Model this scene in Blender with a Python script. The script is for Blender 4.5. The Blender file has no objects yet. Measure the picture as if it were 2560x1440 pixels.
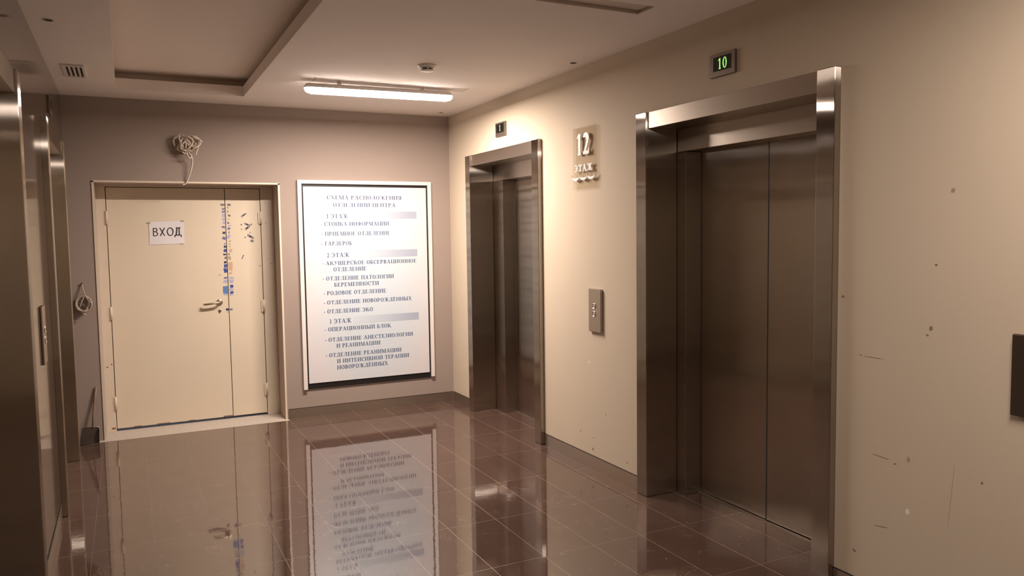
import bpy, bmesh, math, random
from mathutils import Vector, Matrix

S = bpy.context.scene
C = S.collection
random.seed(7)
PI = math.pi

# ------------------------------------------------------------------ camera
cam_data = bpy.data.cameras.new('camera')
cam = bpy.data.objects.new('camera', cam_data)
C.objects.link(cam)
YAW, PITCH, ROLL = 0.459874426, -0.0697125946, -0.0145269154
CAM = Vector((-2.77437830, -6.90049548, 1.59305104))
fwd = Vector((math.sin(YAW) * math.cos(PITCH), math.cos(YAW) * math.cos(PITCH), math.sin(PITCH)))
rgt = Vector((math.cos(YAW), -math.sin(YAW), 0))
upv = rgt.cross(fwd)
r2 = rgt * math.cos(ROLL) + upv * math.sin(ROLL)
u2 = upv * math.cos(ROLL) - rgt * math.sin(ROLL)
M = Matrix((r2, u2, -fwd)).transposed().to_4x4()
M.translation = CAM
cam.matrix_world = M
cam_data.sensor_fit = 'HORIZONTAL'
cam_data.sensor_width = 36.0
cam_data.lens = 1941.99 / 2560 * 36.0
cam_data.clip_start = 0.02
cam_data.clip_end = 60
S.camera = cam

# ------------------------------------------------------------------ world and exposure
W = bpy.data.worlds.new('world')
S.world = W
W.use_nodes = True
W.node_tree.nodes['Background'].inputs[0].default_value = (0.02, 0.025, 0.035, 1)
W.node_tree.nodes['Background'].inputs[1].default_value = 0.2
S.view_settings.view_transform = 'Standard'
S.view_settings.look = 'None'
S.view_settings.gamma = 1
S.view_settings.exposure = 0.0
S.view_settings.use_curve_mapping = False
S.cycles.max_bounces = 12
S.cycles.diffuse_bounces = 6
S.cycles.glossy_bounces = 6
S.cycles.caustics_reflective = True
S.cycles.sample_clamp_indirect = 20.0
S.cycles.use_denoising = True

LAMP_COLOR = (1.0, 0.835, 0.745)
LAMP_ON = 900.0
LAMP_REAR = 330.0
REAR_DAY = 4.0

# ------------------------------------------------------------------ room numbers (metres)
XL = -3.173            # left wall
ZC = 2.70              # ceiling
YR = -8.7             # rear wall
# ------------------------------------------------------------------ helpers
class MB:
    """collects shapes and links them as ONE mesh"""
    def __init__(self): self.bm = bmesh.new()
    def box(self, x0, x1, y0, y1, z0, z1, mat=0, rot=None):
        v = [Vector((x, y, z)) for x in (x0, x1) for y in (y0, y1) for z in (z0, z1)]
        if rot is not None:
            c = Vector(((x0 + x1) / 2, (y0 + y1) / 2, (z0 + z1) / 2))
            v = [rot @ (p - c) + c for p in v]
        vs = [self.bm.verts.new(p) for p in v]
        for f in ((0, 1, 3, 2), (4, 6, 7, 5), (0, 4, 5, 1), (2, 3, 7, 6), (0, 2, 6, 4), (1, 5, 7, 3)):
            self.bm.faces.new([vs[i] for i in f]).material_index = mat
        return self
    def poly(self, pts, mat=0):
        vs = [self.bm.verts.new(p) for p in pts]
        f = self.bm.faces.new(vs); f.material_index = mat
        return f
    def prism(self, pts, off, mat=0):
        """closed outline pts, extruded by vector off"""
        a = [self.bm.verts.new(Vector(p)) for p in pts]
        b = [self.bm.verts.new(Vector(p) + Vector(off)) for p in pts]
        n = len(a)
        self.bm.faces.new(a[::-1]).material_index = mat
        self.bm.faces.new(b).material_index = mat
        for i in range(n):
            self.bm.faces.new((a[i], a[(i + 1) % n], b[(i + 1) % n], b[i])).material_index = mat
        return self
    def lathe(self, prof, axis='z', o=(0, 0, 0), seg=32, mat=0, capped=True):
        """profile of (radius, height) turned about an axis through o"""
        rings = []
        for r, h in prof:
            ring = []
            for i in range(seg):
                a = 2 * PI * i / seg
                u, w = r * math.cos(a), r * math.sin(a)
                p = {'z': (u, w, h), 'x': (h, u, w), 'y': (u, h, w)}[axis]
                ring.append(self.bm.verts.new(Vector(p) + Vector(o)))
            rings.append(ring)
        for a, b in zip(rings, rings[1:]):
            for i in range(seg):
                f = self.bm.faces.new((a[i], a[(i + 1) % seg], b[(i + 1) % seg], b[i]))
                f.material_index = mat; f.smooth = True
        if capped:
            for rg in (rings[0], rings[-1]):
                self.bm.faces.new(rg).material_index = mat
        return self
    def tube(self, pts, r, seg=10, mat=0, closed=False, taper=None):
        pts = [Vector(p) for p in pts]
        n = len(pts)
        rings = []
        nrm = None
        for i, p in enumerate(pts):
            if closed: t = pts[(i + 1) % n] - pts[i - 1]
            else: t = pts[min(i + 1, n - 1)] - pts[max(i - 1, 0)]
            t.normalize()
            if nrm is None:
                nrm = t.orthogonal().normalized()
            else:
                nrm = (nrm - t * nrm.dot(t))
                nrm = nrm.normalized() if nrm.length > 1e-5 else t.orthogonal().normalized()
            bn = t.cross(nrm)
            rr = r if taper is None else r * taper[i]
            rings.append([self.bm.verts.new(p + (nrm * math.cos(2 * PI * k / seg) + bn * math.sin(2 * PI * k / seg)) * rr) for k in range(seg)])
        pairs = list(zip(rings, rings[1:])) + ([(rings[-1], rings[0])] if closed else [])
        for a, b in pairs:
            for i in range(seg):
                f = self.bm.faces.new((a[i], a[(i + 1) % seg], b[(i + 1) % seg], b[i]))
                f.material_index = mat; f.smooth = True
        if not closed:
            for rg in (rings[0], rings[-1]):
                self.bm.faces.new(rg).material_index = mat
        return self
    def slab(self, us, vs, holes, place, th, mat=0):
        """wall or ceiling slab with rectangular holes; place(u, v, w) -> point, w in (0, th)"""
        us = sorted(set(us) | {h[k] for h in holes for k in (0, 1)})
        vs = sorted(set(vs) | {h[k] for h in holes for k in (2, 3)})
        solid = lambda i, j: 0 <= i < len(us) - 1 and 0 <= j < len(vs) - 1 and not any(
            h[0] <= (us[i] + us[i + 1]) / 2 <= h[1] and h[2] <= (vs[j] + vs[j + 1]) / 2 <= h[3] for h in holes)
        cache = {}
        def P(u, v, w):
            k = (round(u, 5), round(v, 5), w)
            if k not in cache: cache[k] = self.bm.verts.new(place(u, v, w))
            return cache[k]
        for i in range(len(us) - 1):
            for j in range(len(vs) - 1):
                if not solid(i, j): continue
                a, b, c, d = us[i], us[i + 1], vs[j], vs[j + 1]
                for w in (0, th):
                    self.bm.faces.new((P(a, c, w), P(b, c, w), P(b, d, w), P(a, d, w))).material_index = mat
                for (di, dj, e) in ((-1, 0, ((a, c), (a, d))), (1, 0, ((b, c), (b, d))), (0, -1, ((a, c), (b, c))), (0, 1, ((a, d), (b, d)))):
                    if not solid(i + di, j + dj):
                        (p, q), (r, s) = e
                        self.bm.faces.new((P(p, q, 0), P(r, s, 0), P(r, s, th), P(p, q, th))).material_index = mat
        return self
    def build(self, name, mats, parent=None, loc=None, bevel=0, segs=2, world=True):
        bmesh.ops.recalc_face_normals(self.bm, faces=self.bm.faces)
        me = bpy.data.meshes.new(name)
        off = Vector(loc) if loc is not None else Vector((0, 0, 0))
        if loc is not None:
            bmesh.ops.translate(self.bm, verts=self.bm.verts, vec=-off)
        self.bm.to_mesh(me); self.bm.free()
        o = bpy.data.objects.new(name, me)
        C.objects.link(o)
        for m in (mats if isinstance(mats, (list, tuple)) else [mats]): me.materials.append(m)
        if parent is not None:
            o.parent = parent
            if world:      # geometry was written in room coordinates
                r = root_loc(parent)
                me.transform(Matrix.Translation(-r))
        elif loc is not None:
            o.location = off
        if bevel:
            b = o.modifiers.new('bevel', 'BEVEL'); b.width = bevel; b.segments = segs
            b.limit_method = 'ANGLE'; b.angle_limit = math.radians(40)
        return o

def root_loc(o):
    v = Vector((0, 0, 0))
    while o is not None:
        v += o.location; o = o.parent
    return v

def tag(o, label=None, cat=None, group=None, kind=None):
    if label: o['label'] = label
    if cat: o['category'] = cat
    if group: o['group'] = group
    if kind: o['kind'] = kind
    return o

def thing(name, loc, label=None, cat=None, group=None, kind=None):
    o = bpy.data.objects.new(name, None); C.objects.link(o)
    o.location = loc; o.empty_display_size = 0.1
    return tag(o, label, cat, group, kind)

def copy_tree(o, parent=None):
    c = o.copy(); C.objects.link(c)
    if parent is not None: c.parent = parent
    for ch in [x for x in bpy.data.objects if x.parent == o]:
        copy_tree(ch, c)
    return c

# ------------------------------------------------------------------ materials
def new_mat(name):
    m = bpy.data.materials.new(name); m.use_nodes = True
    nt = m.node_tree
    return m, nt, nt.nodes['Principled BSDF']

def N(nt, typ, **kw):
    n = nt.nodes.new(typ)
    for k, v in kw.items():
        if k.startswith('i_'): n.inputs[int(k[2:])].default_value = v
        else: setattr(n, k, v)
    return n

def mathn(nt, op, a, b=None, c=None):
    n = nt.nodes.new('ShaderNodeMath'); n.operation = op
    for i, x in enumerate((a, b, c)):
        if x is None: continue
        if isinstance(x, (int, float)): n.inputs[i].default_value = x
        else: nt.links.new(x, n.inputs[i])
    return n.outputs[0]

def mixc(nt, fac, a, b):
    n = nt.nodes.new('ShaderNodeMix'); n.data_type = 'RGBA'
    if isinstance(fac, (int, float)): n.inputs[0].default_value = fac
    else: nt.links.new(fac, n.inputs[0])
    for i, x in ((6, a), (7, b)):
        if isinstance(x, (tuple, list)): n.inputs[i].default_value = (*x[:3], 1)
        else: nt.links.new(x, n.inputs[i])
    return n.outputs[2]

def plain(name, col, rough=0.5, metal=0.0, spec=0.5, noise=0.0, scale=20, bump=0.0):
    m, nt, p = new_mat(name)
    p.inputs['Base Color'].default_value = (*col, 1)
    p.inputs['Roughness'].default_value = rough
    p.inputs['Metallic'].default_value = metal
    p.inputs['Specular IOR Level'].default_value = spec
    if noise or bump:
        tc = N(nt, 'ShaderNodeTexCoord')
        nz = N(nt, 'ShaderNodeTexNoise'); nz.inputs['Scale'].default_value = scale; nz.inputs['Detail'].default_value = 4
        nt.links.new(tc.outputs['Object'], nz.inputs['Vector'])
        if noise:
            c = mixc(nt, nz.outputs['Fac'], [x * (1 - noise) for x in col], [min(1, x * (1 + noise)) for x in col])
            nt.links.new(c, p.inputs['Base Color'])
        if bump:
            b = N(nt, 'ShaderNodeBump'); b.inputs['Strength'].default_value = bump; b.inputs['Distance'].default_value = 0.002
            nt.links.new(nz.outputs['Fac'], b.inputs['Height']); nt.links.new(b.outputs['Normal'], p.inputs['Normal'])
    return m

def emit(name, col, strength):
    m, nt, p = new_mat(name)
    p.inputs['Base Color'].default_value = (0.8, 0.8, 0.8, 1)
    p.inputs['Emission Color'].default_value = (*col, 1)
    p.inputs['Emission Strength'].default_value = strength
    return m

def steel(name, col, rough, aniso=0.85, along=False):
    """brushed stainless steel with a vertical grain: the reflection smears sideways"""
    m, nt, p = new_mat(name)
    nt.nodes.remove(p)
    p = N(nt, 'ShaderNodeBsdfAnisotropic')
    p.inputs['Anisotropy'].default_value = -aniso
    nt.links.new(p.outputs[0], nt.nodes['Material Output'].inputs['Surface'])
    g = N(nt, 'ShaderNodeNewGeometry')
    cr = N(nt, 'ShaderNodeVectorMath', operation='CROSS_PRODUCT')
    nt.links.new(g.outputs['Normal'], cr.inputs[0]); cr.inputs[1].default_value = (0, 0, 1)
    ad = N(nt, 'ShaderNodeVectorMath', operation='ADD')
    nt.links.new(cr.outputs[0], ad.inputs[0]); ad.inputs[1].default_value = (0.0007, 0.001, 0.0)
    nm = N(nt, 'ShaderNodeVectorMath', operation='NORMALIZE')
    nt.links.new(ad.outputs[0], nm.inputs[0])
    if along:          # grain runs along the piece: the smear is up and down
        c2 = N(nt, 'ShaderNodeVectorMath', operation='CROSS_PRODUCT')
        nt.links.new(g.outputs['Normal'], c2.inputs[0]); nt.links.new(nm.outputs[0], c2.inputs[1])
        nt.links.new(c2.outputs[0], p.inputs['Tangent'])
    else:
        nt.links.new(nm.outputs[0], p.inputs['Tangent'])
    tc = N(nt, 'ShaderNodeTexCoord')
    mp = N(nt, 'ShaderNodeMapping'); mp.inputs['Scale'].default_value = (260, 1.2, 260) if along else (260, 260, 1.2)
    nt.links.new(tc.outputs['Object'], mp.inputs['Vector'])
    nz = N(nt, 'ShaderNodeTexNoise'); nz.inputs['Scale'].default_value = 1.0; nz.inputs['Detail'].default_value = 3
    nt.links.new(mp.outputs[0], nz.inputs['Vector'])
    nz2 = N(nt, 'ShaderNodeTexNoise'); nz2.inputs['Scale'].default_value = 2.2; nz2.inputs['Detail'].default_value = 3
    nt.links.new(tc.outputs['Object'], nz2.inputs['Vector'])
    c = mixc(nt, nz.outputs['Fac'], [x * 0.93 for x in col], [min(1, x * 1.07) for x in col])
    nt.links.new(c, p.inputs['Color'])
    rr = N(nt, 'ShaderNodeMapRange'); rr.inputs[3].default_value = rough * 0.85; rr.inputs[4].default_value = rough * 1.15
    nt.links.new(nz2.outputs['Fac'], rr.inputs[0]); nt.links.new(rr.outputs[0], p.inputs['Roughness'])
    return m

def wall_paint(name, col, rough, marks=(), axes=(1, 2), spec=0.3, bump=0.08):
    """matt emulsion with fine roller texture; marks = (u, v, ru, rv, angle, colour) in room metres"""
    m, nt, p = new_mat(name)
    p.inputs['Roughness'].default_value = rough
    p.inputs['Specular IOR Level'].default_value = spec
    tc = N(nt, 'ShaderNodeTexCoord')
    nz = N(nt, 'ShaderNodeTexNoise'); nz.inputs['Scale'].default_value = 3.0; nz.inputs['Detail'].default_value = 5
    nt.links.new(tc.outputs['Object'], nz.inputs['Vector'])
    c = mixc(nt, nz.outputs['Fac'], [x * 0.97 for x in col], [min(1, x * 1.03) for x in col])
    if marks:
        sx = N(nt, 'ShaderNodeSeparateXYZ'); nt.links.new(tc.outputs['Object'], sx.inputs[0])
        U, V = sx.outputs[axes[0]], sx.outputs[axes[1]]
        wob = N(nt, 'ShaderNodeTexNoise'); wob.inputs['Scale'].default_value = 90
        nt.links.new(tc.outputs['Object'], wob.inputs['Vector'])
        w = mathn(nt, 'MULTIPLY', mathn(nt, 'SUBTRACT', wob.outputs['Fac'], 0.5), 1.6)
        for (u, v, ru, rv, a, mc) in marks:
            du, dv = mathn(nt, 'SUBTRACT', U, u), mathn(nt, 'SUBTRACT', V, v)
            ca, sa = math.cos(a), math.sin(a)
            p1 = mathn(nt, 'ADD', mathn(nt, 'MULTIPLY', du, ca / ru), mathn(nt, 'MULTIPLY', dv, sa / ru))
            p2 = mathn(nt, 'ADD', mathn(nt, 'MULTIPLY', du, -sa / rv), mathn(nt, 'MULTIPLY', dv, ca / rv))
            d = mathn(nt, 'ADD', mathn(nt, 'MULTIPLY', p1, p1), mathn(nt, 'MULTIPLY', p2, p2))
            d = mathn(nt, 'ADD', d, w)
            f = mathn(nt, 'LESS_THAN', d, 1.0)
            f = mathn(nt, 'MULTIPLY', f, mc[3] if len(mc) > 3 else 1.0)
            c = mixc(nt, f, c, mc[:3])
    nt.links.new(c, p.inputs['Base Color'])
    nz2 = N(nt, 'ShaderNodeTexNoise'); nz2.inputs['Scale'].default_value = 180
    nt.links.new(tc.outputs['Object'], nz2.inputs['Vector'])
    b = N(nt, 'ShaderNodeBump'); b.inputs['Strength'].default_value = bump; b.inputs['Distance'].default_value = 0.002
    nt.links.new(nz2.outputs['Fac'], b.inputs['Height']); nt.links.new(b.outputs['Normal'], p.inputs['Normal'])
    return m

DK = (0.25, 0.185, 0.13)
right_marks = [(-4.944, 1.204, .008, .009, .4, DK), (-4.930, 1.176, .006, .004, .3, DK), (-4.625, 1.058, .005, .003, 0, DK),
    (-4.690, 1.055, .050, .0018, 0, DK), (-4.735, .645, .045, .0016, .05, (.2, .14, .1)), (-4.80, .632, .009, .003, -.3, DK),
    (-4.86, .452, .009, .012, .2, (.85, .78, .68)), (-4.74, .35, .035, .002, -.15, (.22, .16, .12)), (-4.86, .665, .007, .012, 0, (.25, .18, .13, .6)),
    (-5.043, .57, .002, .14, .08, (.3, .22, .16, .5)), (-5.16, .655, .005, .006, 0, (.25, .18, .13)), (-4.96, 1.45, .006, .004, 0, (.2, .15, .1)), (-5.02, 1.73, .008, .010, .6, (.35, .27, .2)),
    (-4.53, 1.30, .008, .006, 0, (.3, .22, .16)), (-4.61, .20, .01, .006, .4, (.3, .22, .16)), (-2.50, .13, .008, .010, .2, (.2, .15, .1)), (-2.51, .21, .005, .005, 0, (.2, .15, .1)),
    (-2.34, .22, .008, .007, 0, (.35, .27, .2)), (-2.46, .72, .012, .006, .8, (.8, .72, .62)), (-2.90, .14, .01, .005, 0, (.3, .22, .16)), (-2.66, .40, .006, .008, 0, (.35, .27, .2))]
M_RIGHT = wall_paint('cream_wall_paint', (0.59, 0.505, 0.385), 0.75, right_marks, (1, 2))
M_BACK = wall_paint('taupe_wall_paint', (0.325, 0.265, 0.225), 0.75)
M_REAR = wall_paint('beige_wall_paint', (0.50, 0.40, 0.31), 0.8)
M_CEIL = wall_paint('ceiling_paint', (0.86, 0.80, 0.745), 0.9, spec=0.2)
M_COVE = wall_paint('coffer_ceiling_paint', (0.86, 0.78, 0.70), 0.9, spec=0.2)

def left_wall():
    m, nt, p = new_mat('glossy_brown_wall_coating')
    p.inputs['Base Color'].default_value = (0.10, 0.072, 0.052, 1)
    p.inputs['Roughness'].default_value = 0.09
    p.inputs['IOR'].default_value = 1.55
    tc = N(nt, 'ShaderNodeTexCoord')
    nz = N(nt, 'ShaderNodeTexNoise'); nz.inputs['Scale'].default_value = 2.0; nz.inputs['Detail'].default_value = 2
    nt.links.new(tc.outputs['Object'], nz.inputs['Vector'])
    nt.links.new(mixc(nt, nz.outputs['Fac'], (0.09, 0.065, 0.047), (0.11, 0.08, 0.058)), p.inputs['Base Color'])
    return m
M_LEFT = left_wall()

def floor_tiles():
    m, nt, p = new_mat('polished_brown_porcelain_tiles')
    tc = N(nt, 'ShaderNodeTexCoord')
    sx = N(nt, 'ShaderNodeSeparateXYZ'); nt.links.new(tc.outputs['Object'], sx.inputs[0])
    TW, TL = 0.2868, 0.57
    def cell(s, o, size):
        q = mathn(nt, 'DIVIDE', mathn(nt, 'SUBTRACT', s, o), size)
        fl = mathn(nt, 'FLOOR', q)
        fr = mathn(nt, 'SUBTRACT', q, fl)
        e = mathn(nt, 'MULTIPLY', mathn(nt, 'MINIMUM', fr, mathn(nt, 'SUBTRACT', 1.0, fr)), size)
        return fl, e
    fx, ex = cell(sx.outputs[0], -0.127, TW)
    fy, ey = cell(sx.outputs[1], -2.474, TL)
    gx = mathn(nt, 'LESS_THAN', ex, 0.0012)
    gy = mathn(nt, 'LESS_THAN', ey, 0.0011)
    cv = N(nt, 'ShaderNodeCombineXYZ'); nt.links.new(fx, cv.inputs[0]); nt.links.new(fy, cv.inputs[1])
    wn = N(nt, 'ShaderNodeTexWhiteNoise', noise_dimensions='3D'); nt.links.new(cv.outputs[0], wn.inputs['Vector'])
    # cloudy stone figure, shifted from tile to tile
    sh = N(nt, 'ShaderNodeVectorMath', operation='ADD')
    sc = N(nt, 'ShaderNodeVectorMath', operation='SCALE'); sc.inputs['Scale'].default_value = 7.0
    nt.links.new(wn.outputs['Color'], sc.inputs[0])
    nt.links.new(tc.outputs['Object'], sh.inputs[0]); nt.links.new(sc.outputs[0], sh.inputs[1])
    nz = N(nt, 'ShaderNodeTexNoise'); nz.inputs['Scale'].default_value = 7; nz.inputs['Detail'].default_value = 8; nz.inputs['Roughness'].default_value = 0.6; nz.inputs['Distortion'].default_value = 0.8
    nt.links.new(sh.outputs[0], nz.inputs['Vector'])
    base = mixc(nt, nz.outputs['Fac'], (0.058, 0.034, 0.026), (0.108, 0.067, 0.052))
    base = mixc(nt, mathn(nt, 'MULTIPLY', wn.outputs['Value'], 0.18), base, (0.078, 0.044, 0.033))
    # thin pale veins
    nv = N(nt, 'ShaderNodeTexNoise'); nv.inputs['Scale'].default_value = 3.2; nv.inputs['Detail'].default_value = 3; nv.inputs['Distortion'].default_value = 1.6
    nt.links.new(sh.outputs[0], nv.inputs['Vector'])
    vein = mathn(nt, 'LESS_THAN', mathn(nt, 'ABSOLUTE', mathn(nt, 'SUBTRACT', nv.outputs['Fac'], 0.5)), 0.0035)
    nb = N(nt, 'ShaderNodeTexNoise'); nb.inputs['Scale'].default_value = 5
    nt.links.new(tc.outputs['Object'], nb.inputs['Vector'])
    vein = mathn(nt, 'MULTIPLY', vein, mathn(nt, 'MULTIPLY', mathn(nt, 'GREATER_THAN', nb.outputs['Fac'], 0.56), 0.28))
    base = mixc(nt, vein, base, (0.40, 0.30, 0.24))
    # plaster dust and crumbs left on the tiles
    vo = N(nt, 'ShaderNodeTexVoronoi'); vo.inputs['Scale'].default_value = 11
    nt.links.new(tc.outputs['Object'], vo.inputs['Vector'])
    ns = N(nt, 'ShaderNodeTexNoise'); ns.inputs['Scale'].default_value = 60
    nt.links.new(tc.outputs['Object'], ns.inputs['Vector'])
    sp = mathn(nt, 'LESS_THAN', mathn(nt, 'ADD', vo.outputs['Distance'], mathn(nt, 'MULTIPLY', ns.outputs['Fac'], 0.12)), 0.105)
    sel = N(nt, 'ShaderNodeSeparateColor'); nt.links.new(vo.outputs['Color'], sel.inputs[0])
    sp = mathn(nt, 'MULTIPLY', sp, mathn(nt, 'GREATER_THAN', sel.outputs[0], 0.72))
    sp = mathn(nt, 'MULTIPLY', sp, 0.55)
    base = mixc(nt, sp, base, (0.42, 0.33, 0.27))
    base = mixc(nt, mathn(nt, 'MULTIPLY', gy, 0.38), base, (0.36, 0.26, 0.20))
    ng = N(nt, 'ShaderNodeTexNoise'); ng.inputs['Scale'].default_value = 1.3; ng.inputs['Detail'].default_value = 3
    nt.links.new(tc.outputs['Object'], ng.inputs['Vector'])
    fade = N(nt, 'ShaderNodeMapRange'); fade.inputs[1].default_value = 0.35; fade.inputs[2].default_value = 0.6; fade.inputs[3].default_value = 0.35; fade.inputs[4].default_value = 1.0
    nt.links.new(ng.outputs['Fac'], fade.inputs[0])
    wear = N(nt, 'ShaderNodeMapRange'); wear.inputs[1].default_value = -2.0; wear.inputs[2].default_value = -1.3; wear.inputs[3].default_value = 0.25; wear.inputs[4].default_value = 1.0
    nt.links.new(sx.outputs[0], wear.inputs[0])
    base = mixc(nt, mathn(nt, 'MULTIPLY', gx, mathn(nt, 'MULTIPLY', fade.outputs[0], wear.outputs[0])), base, (0.34, 0.255, 0.20))
    nt.links.new(base, p.inputs['Base Color'])
    gr = mathn(nt, 'MAXIMUM', gx, mathn(nt, 'MAXIMUM', gy, sp))
    ro = N(nt, 'ShaderNodeMapRange'); ro.inputs[3].default_value = 0.035; ro.inputs[4].default_value = 0.35
    nt.links.new(gr, ro.inputs[0]); nt.links.new(ro.outputs[0], p.inputs['Roughness'])
    p.inputs['IOR'].default_value = 2.2
    n3 = N(nt, 'ShaderNodeTexNoise'); n3.inputs['Scale'].default_value = 22; n3.inputs['Detail'].default_value = 2
    nt.links.new(tc.outputs['Object'], n3.inputs['Vector'])
    b = N(nt, 'ShaderNodeBump'); b.inputs['Strength'].default_value = 0.03; b.inputs['Distance'].default_value = 0.004
    nt.links.new(n3.outputs['Fac'], b.inputs['Height']); nt.links.new(b.outputs['Normal'], p.inputs['Normal'])
    return m
M_FLOOR = floor_tiles()

M_STEEL = steel('brushed_stainless_steel', (0.56, 0.51, 0.45), 0.18, 0.91)
M_STEEL_H = steel('lengthwise_brushed_steel', (0.52, 0.47, 0.41), 0.38, 0.5, True)
M_STEEL_DOOR = steel('brushed_steel_door_skin', (0.55, 0.495, 0.43), 0.20, 0.89)
M_PLATE = steel('satin_steel_plate', (0.50, 0.44, 0.375), 0.30, 0.3)
M_BEZEL = plain('bezel_metal', (0.22, 0.18, 0.145), 0.35, 0.7)
M_ALU = plain('worn_aluminium', (0.75, 0.70, 0.64), 0.35, 1.0)
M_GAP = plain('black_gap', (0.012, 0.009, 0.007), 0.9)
M_SEAM = plain('seam_black', (0.02, 0.017, 0.015), 0.7)
M_BASE = plain('satin_metal_skirting', (0.48, 0.41, 0.34), 0.25, 0.9, noise=0.06, scale=8)
M_DOOR = wall_paint('white_door_enamel', (0.70, 0.615, 0.475), 0.5, spec=0.4, bump=0.03)
M_FRAME = plain('white_frame_paint', (0.68, 0.60, 0.48), 0.5, noise=0.05, scale=14)
M_REVEAL = plain('plastered_reveal', (0.46, 0.37, 0.31), 0.8, noise=0.06)
M_CONC = plain('dusty_screed', (0.46, 0.41, 0.35), 0.9, noise=0.25, scale=40, bump=0.4)
M_WHITE = plain('white_plastic', (0.74, 0.70, 0.66), 0.4)
M_LAMPPANEL = plain('lamp_tray_white', (0.72, 0.66, 0.62), 0.5)
M_LAMPOFF = plain('lamp_tray_dull', (0.60, 0.52, 0.45), 0.5)
M_CABLE = plain('dusty_white_cable', (0.62, 0.54, 0.45), 0.6)
M_ROPE = plain('grey_cord', (0.42, 0.34, 0.27), 0.7)
M_DARKMETAL = plain('dark_sheet_metal', (0.07, 0.055, 0.042), 0.5, 0.6, noise=0.3)
M_WOOD = plain('raw_wood_handle', (0.24, 0.16, 0.11), 0.6, noise=0.2, scale=30)
M_BRASS = plain('satin_nickel', (0.62, 0.52, 0.42), 0.3, 1.0)
M_PAPER = plain('office_paper', (0.74, 0.72, 0.74), 0.8)
M_INK = plain('black_ink', (0.02, 0.018, 0.018), 0.7)
M_NAVY = plain('slate_blue_ink', (0.09, 0.125, 0.22), 0.6)
M_BLACKBOARD = plain('black_frame_gasket', (0.012, 0.010, 0.009), 0.4)
M_SCREEN = plain('dark_screen_glass', (0.010, 0.011, 0.008), 0.15)
M_GREEN = emit('green_led', (0.25, 0.85, 0.10), 1.0)
M_PALE = emit('pale_led', (0.80, 0.72, 0.60), 0.35)
M_LETTER = plain('white_raised_letters', (0.93, 0.91, 0.88), 0.35)
M_TUBE = emit('lamp_diffuser', LAMP_COLOR, LAMP_ON)
M_GLOW = emit('lamp_body_glow', LAMP_COLOR, 9.0)
M_GLOW2 = emit('rear_lamp_body_glow', LAMP_COLOR, 2.0)
M_TUBE2 = emit('rear_lamp_diffuser', LAMP_COLOR, LAMP_REAR)
M_HOUSING = plain('lamp_housing', (0.8, 0.78, 0.76), 0.5)

def acrylic():
    m, nt, p = new_mat('clear_acrylic')
    out = nt.nodes['Material Output']
    tr = N(nt, 'ShaderNodeBsdfTransparent'); tr.inputs[0].default_value = (0.94, 0.92, 0.89, 1)
    gl = N(nt, 'ShaderNodeBsdfGlossy'); gl.inputs['Roughness'].default_value = 0.03
    fr = N(nt, 'ShaderNodeFresnel'); fr.inputs[0].default_value = 1.49
    mx = N(nt, 'ShaderNodeMixShader')
    ge = N(nt, 'ShaderNodeNewGeometry')
    fo = mathn(nt, 'MULTIPLY', fr.outputs[0], mathn(nt, 'SUBTRACT', 1.0, ge.outputs['Backfacing']))
    nt.links.new(fo, mx.inputs[0]); nt.links.new(tr.outputs[0], mx.inputs[1]); nt.links.new(gl.outputs[0], mx.inputs[2])
    nt.links.new(mx.outputs[0], out.inputs['Surface'])
    return m
M_ACRYL = acrylic()

def printed_panel():
    m, nt, p = new_mat('printed_directory_sheet')
    tc = N(nt, 'ShaderNodeTexCoord')
    sx = N(nt, 'ShaderNodeSeparateXYZ'); nt.links.new(tc.outputs['Object'], sx.inputs[0])
    a = mathn(nt, 'DIVIDE', mathn(nt, 'SUBTRACT', sx.outputs[0], 0.011), 0.62)
    b = mathn(nt, 'DIVIDE', mathn(nt, 'SUBTRACT', sx.outputs[2], 0.75), 1.05)
    d = mathn(nt, 'ADD', mathn(nt, 'MULTIPLY', a, a), mathn(nt, 'MULTIPLY', b, b))
    mr = N(nt, 'ShaderNodeMapRange'); mr.interpolation_type = 'SMOOTHSTEP'
    nt.links.new(d, mr.inputs[0])
    nt.links.new(mixc(nt, mr.outputs[0], (0.56, 0.64, 0.69), (0.66, 0.65, 0.655)), p.inputs['Base Color'])
    p.inputs['Roughness'].default_value = 0.45
    return m
M_SHEET = printed_panel()

def band_mat():
    """printed bar that fades in from the left, as on the board"""
    m, nt, p = new_mat('printed_grey_blue_bar')
    tc = N(nt, 'ShaderNodeTexCoord')
    sx = N(nt, 'ShaderNodeSeparateXYZ'); nt.links.new(tc.outputs['Object'], sx.inputs[0])
    mr = N(nt, 'ShaderNodeMapRange'); mr.inputs[1].default_value = -0.159; mr.inputs[2].default_value = 0.41
    nt.links.new(sx.outputs[0], mr.inputs[0])
    nt.links.new(mixc(nt, mr.outputs[0], (0.56, 0.64, 0.69), (0.38, 0.42, 0.51)), p.inputs['Base Color'])
    p.inputs['Roughness'].default_value = 0.22
    return m
M_BAND = band_mat()

TAPE = {k: plain('tape_' + n, c, 0.55) for k, n, c in (
    ('g', 'grey', (.16, .15, .17)), ('v', 'violet_blue', (.16, .16, .34)), ('l', 'pale_blue', (.40, .42, .56)), ('t', 'tan', (.42, .36, .28)),
    ('n', 'navy', (.03, .03, .10)), ('b', 'blue', (.04, .075, .30)), ('B', 'bright_blue', (.10, .22, .48)), ('o', 'ochre', (.40, .32, .22)),
    ('p', 'peach', (.58, .38, .26)), ('k', 'black', (.05, .045, .045)))}

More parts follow.
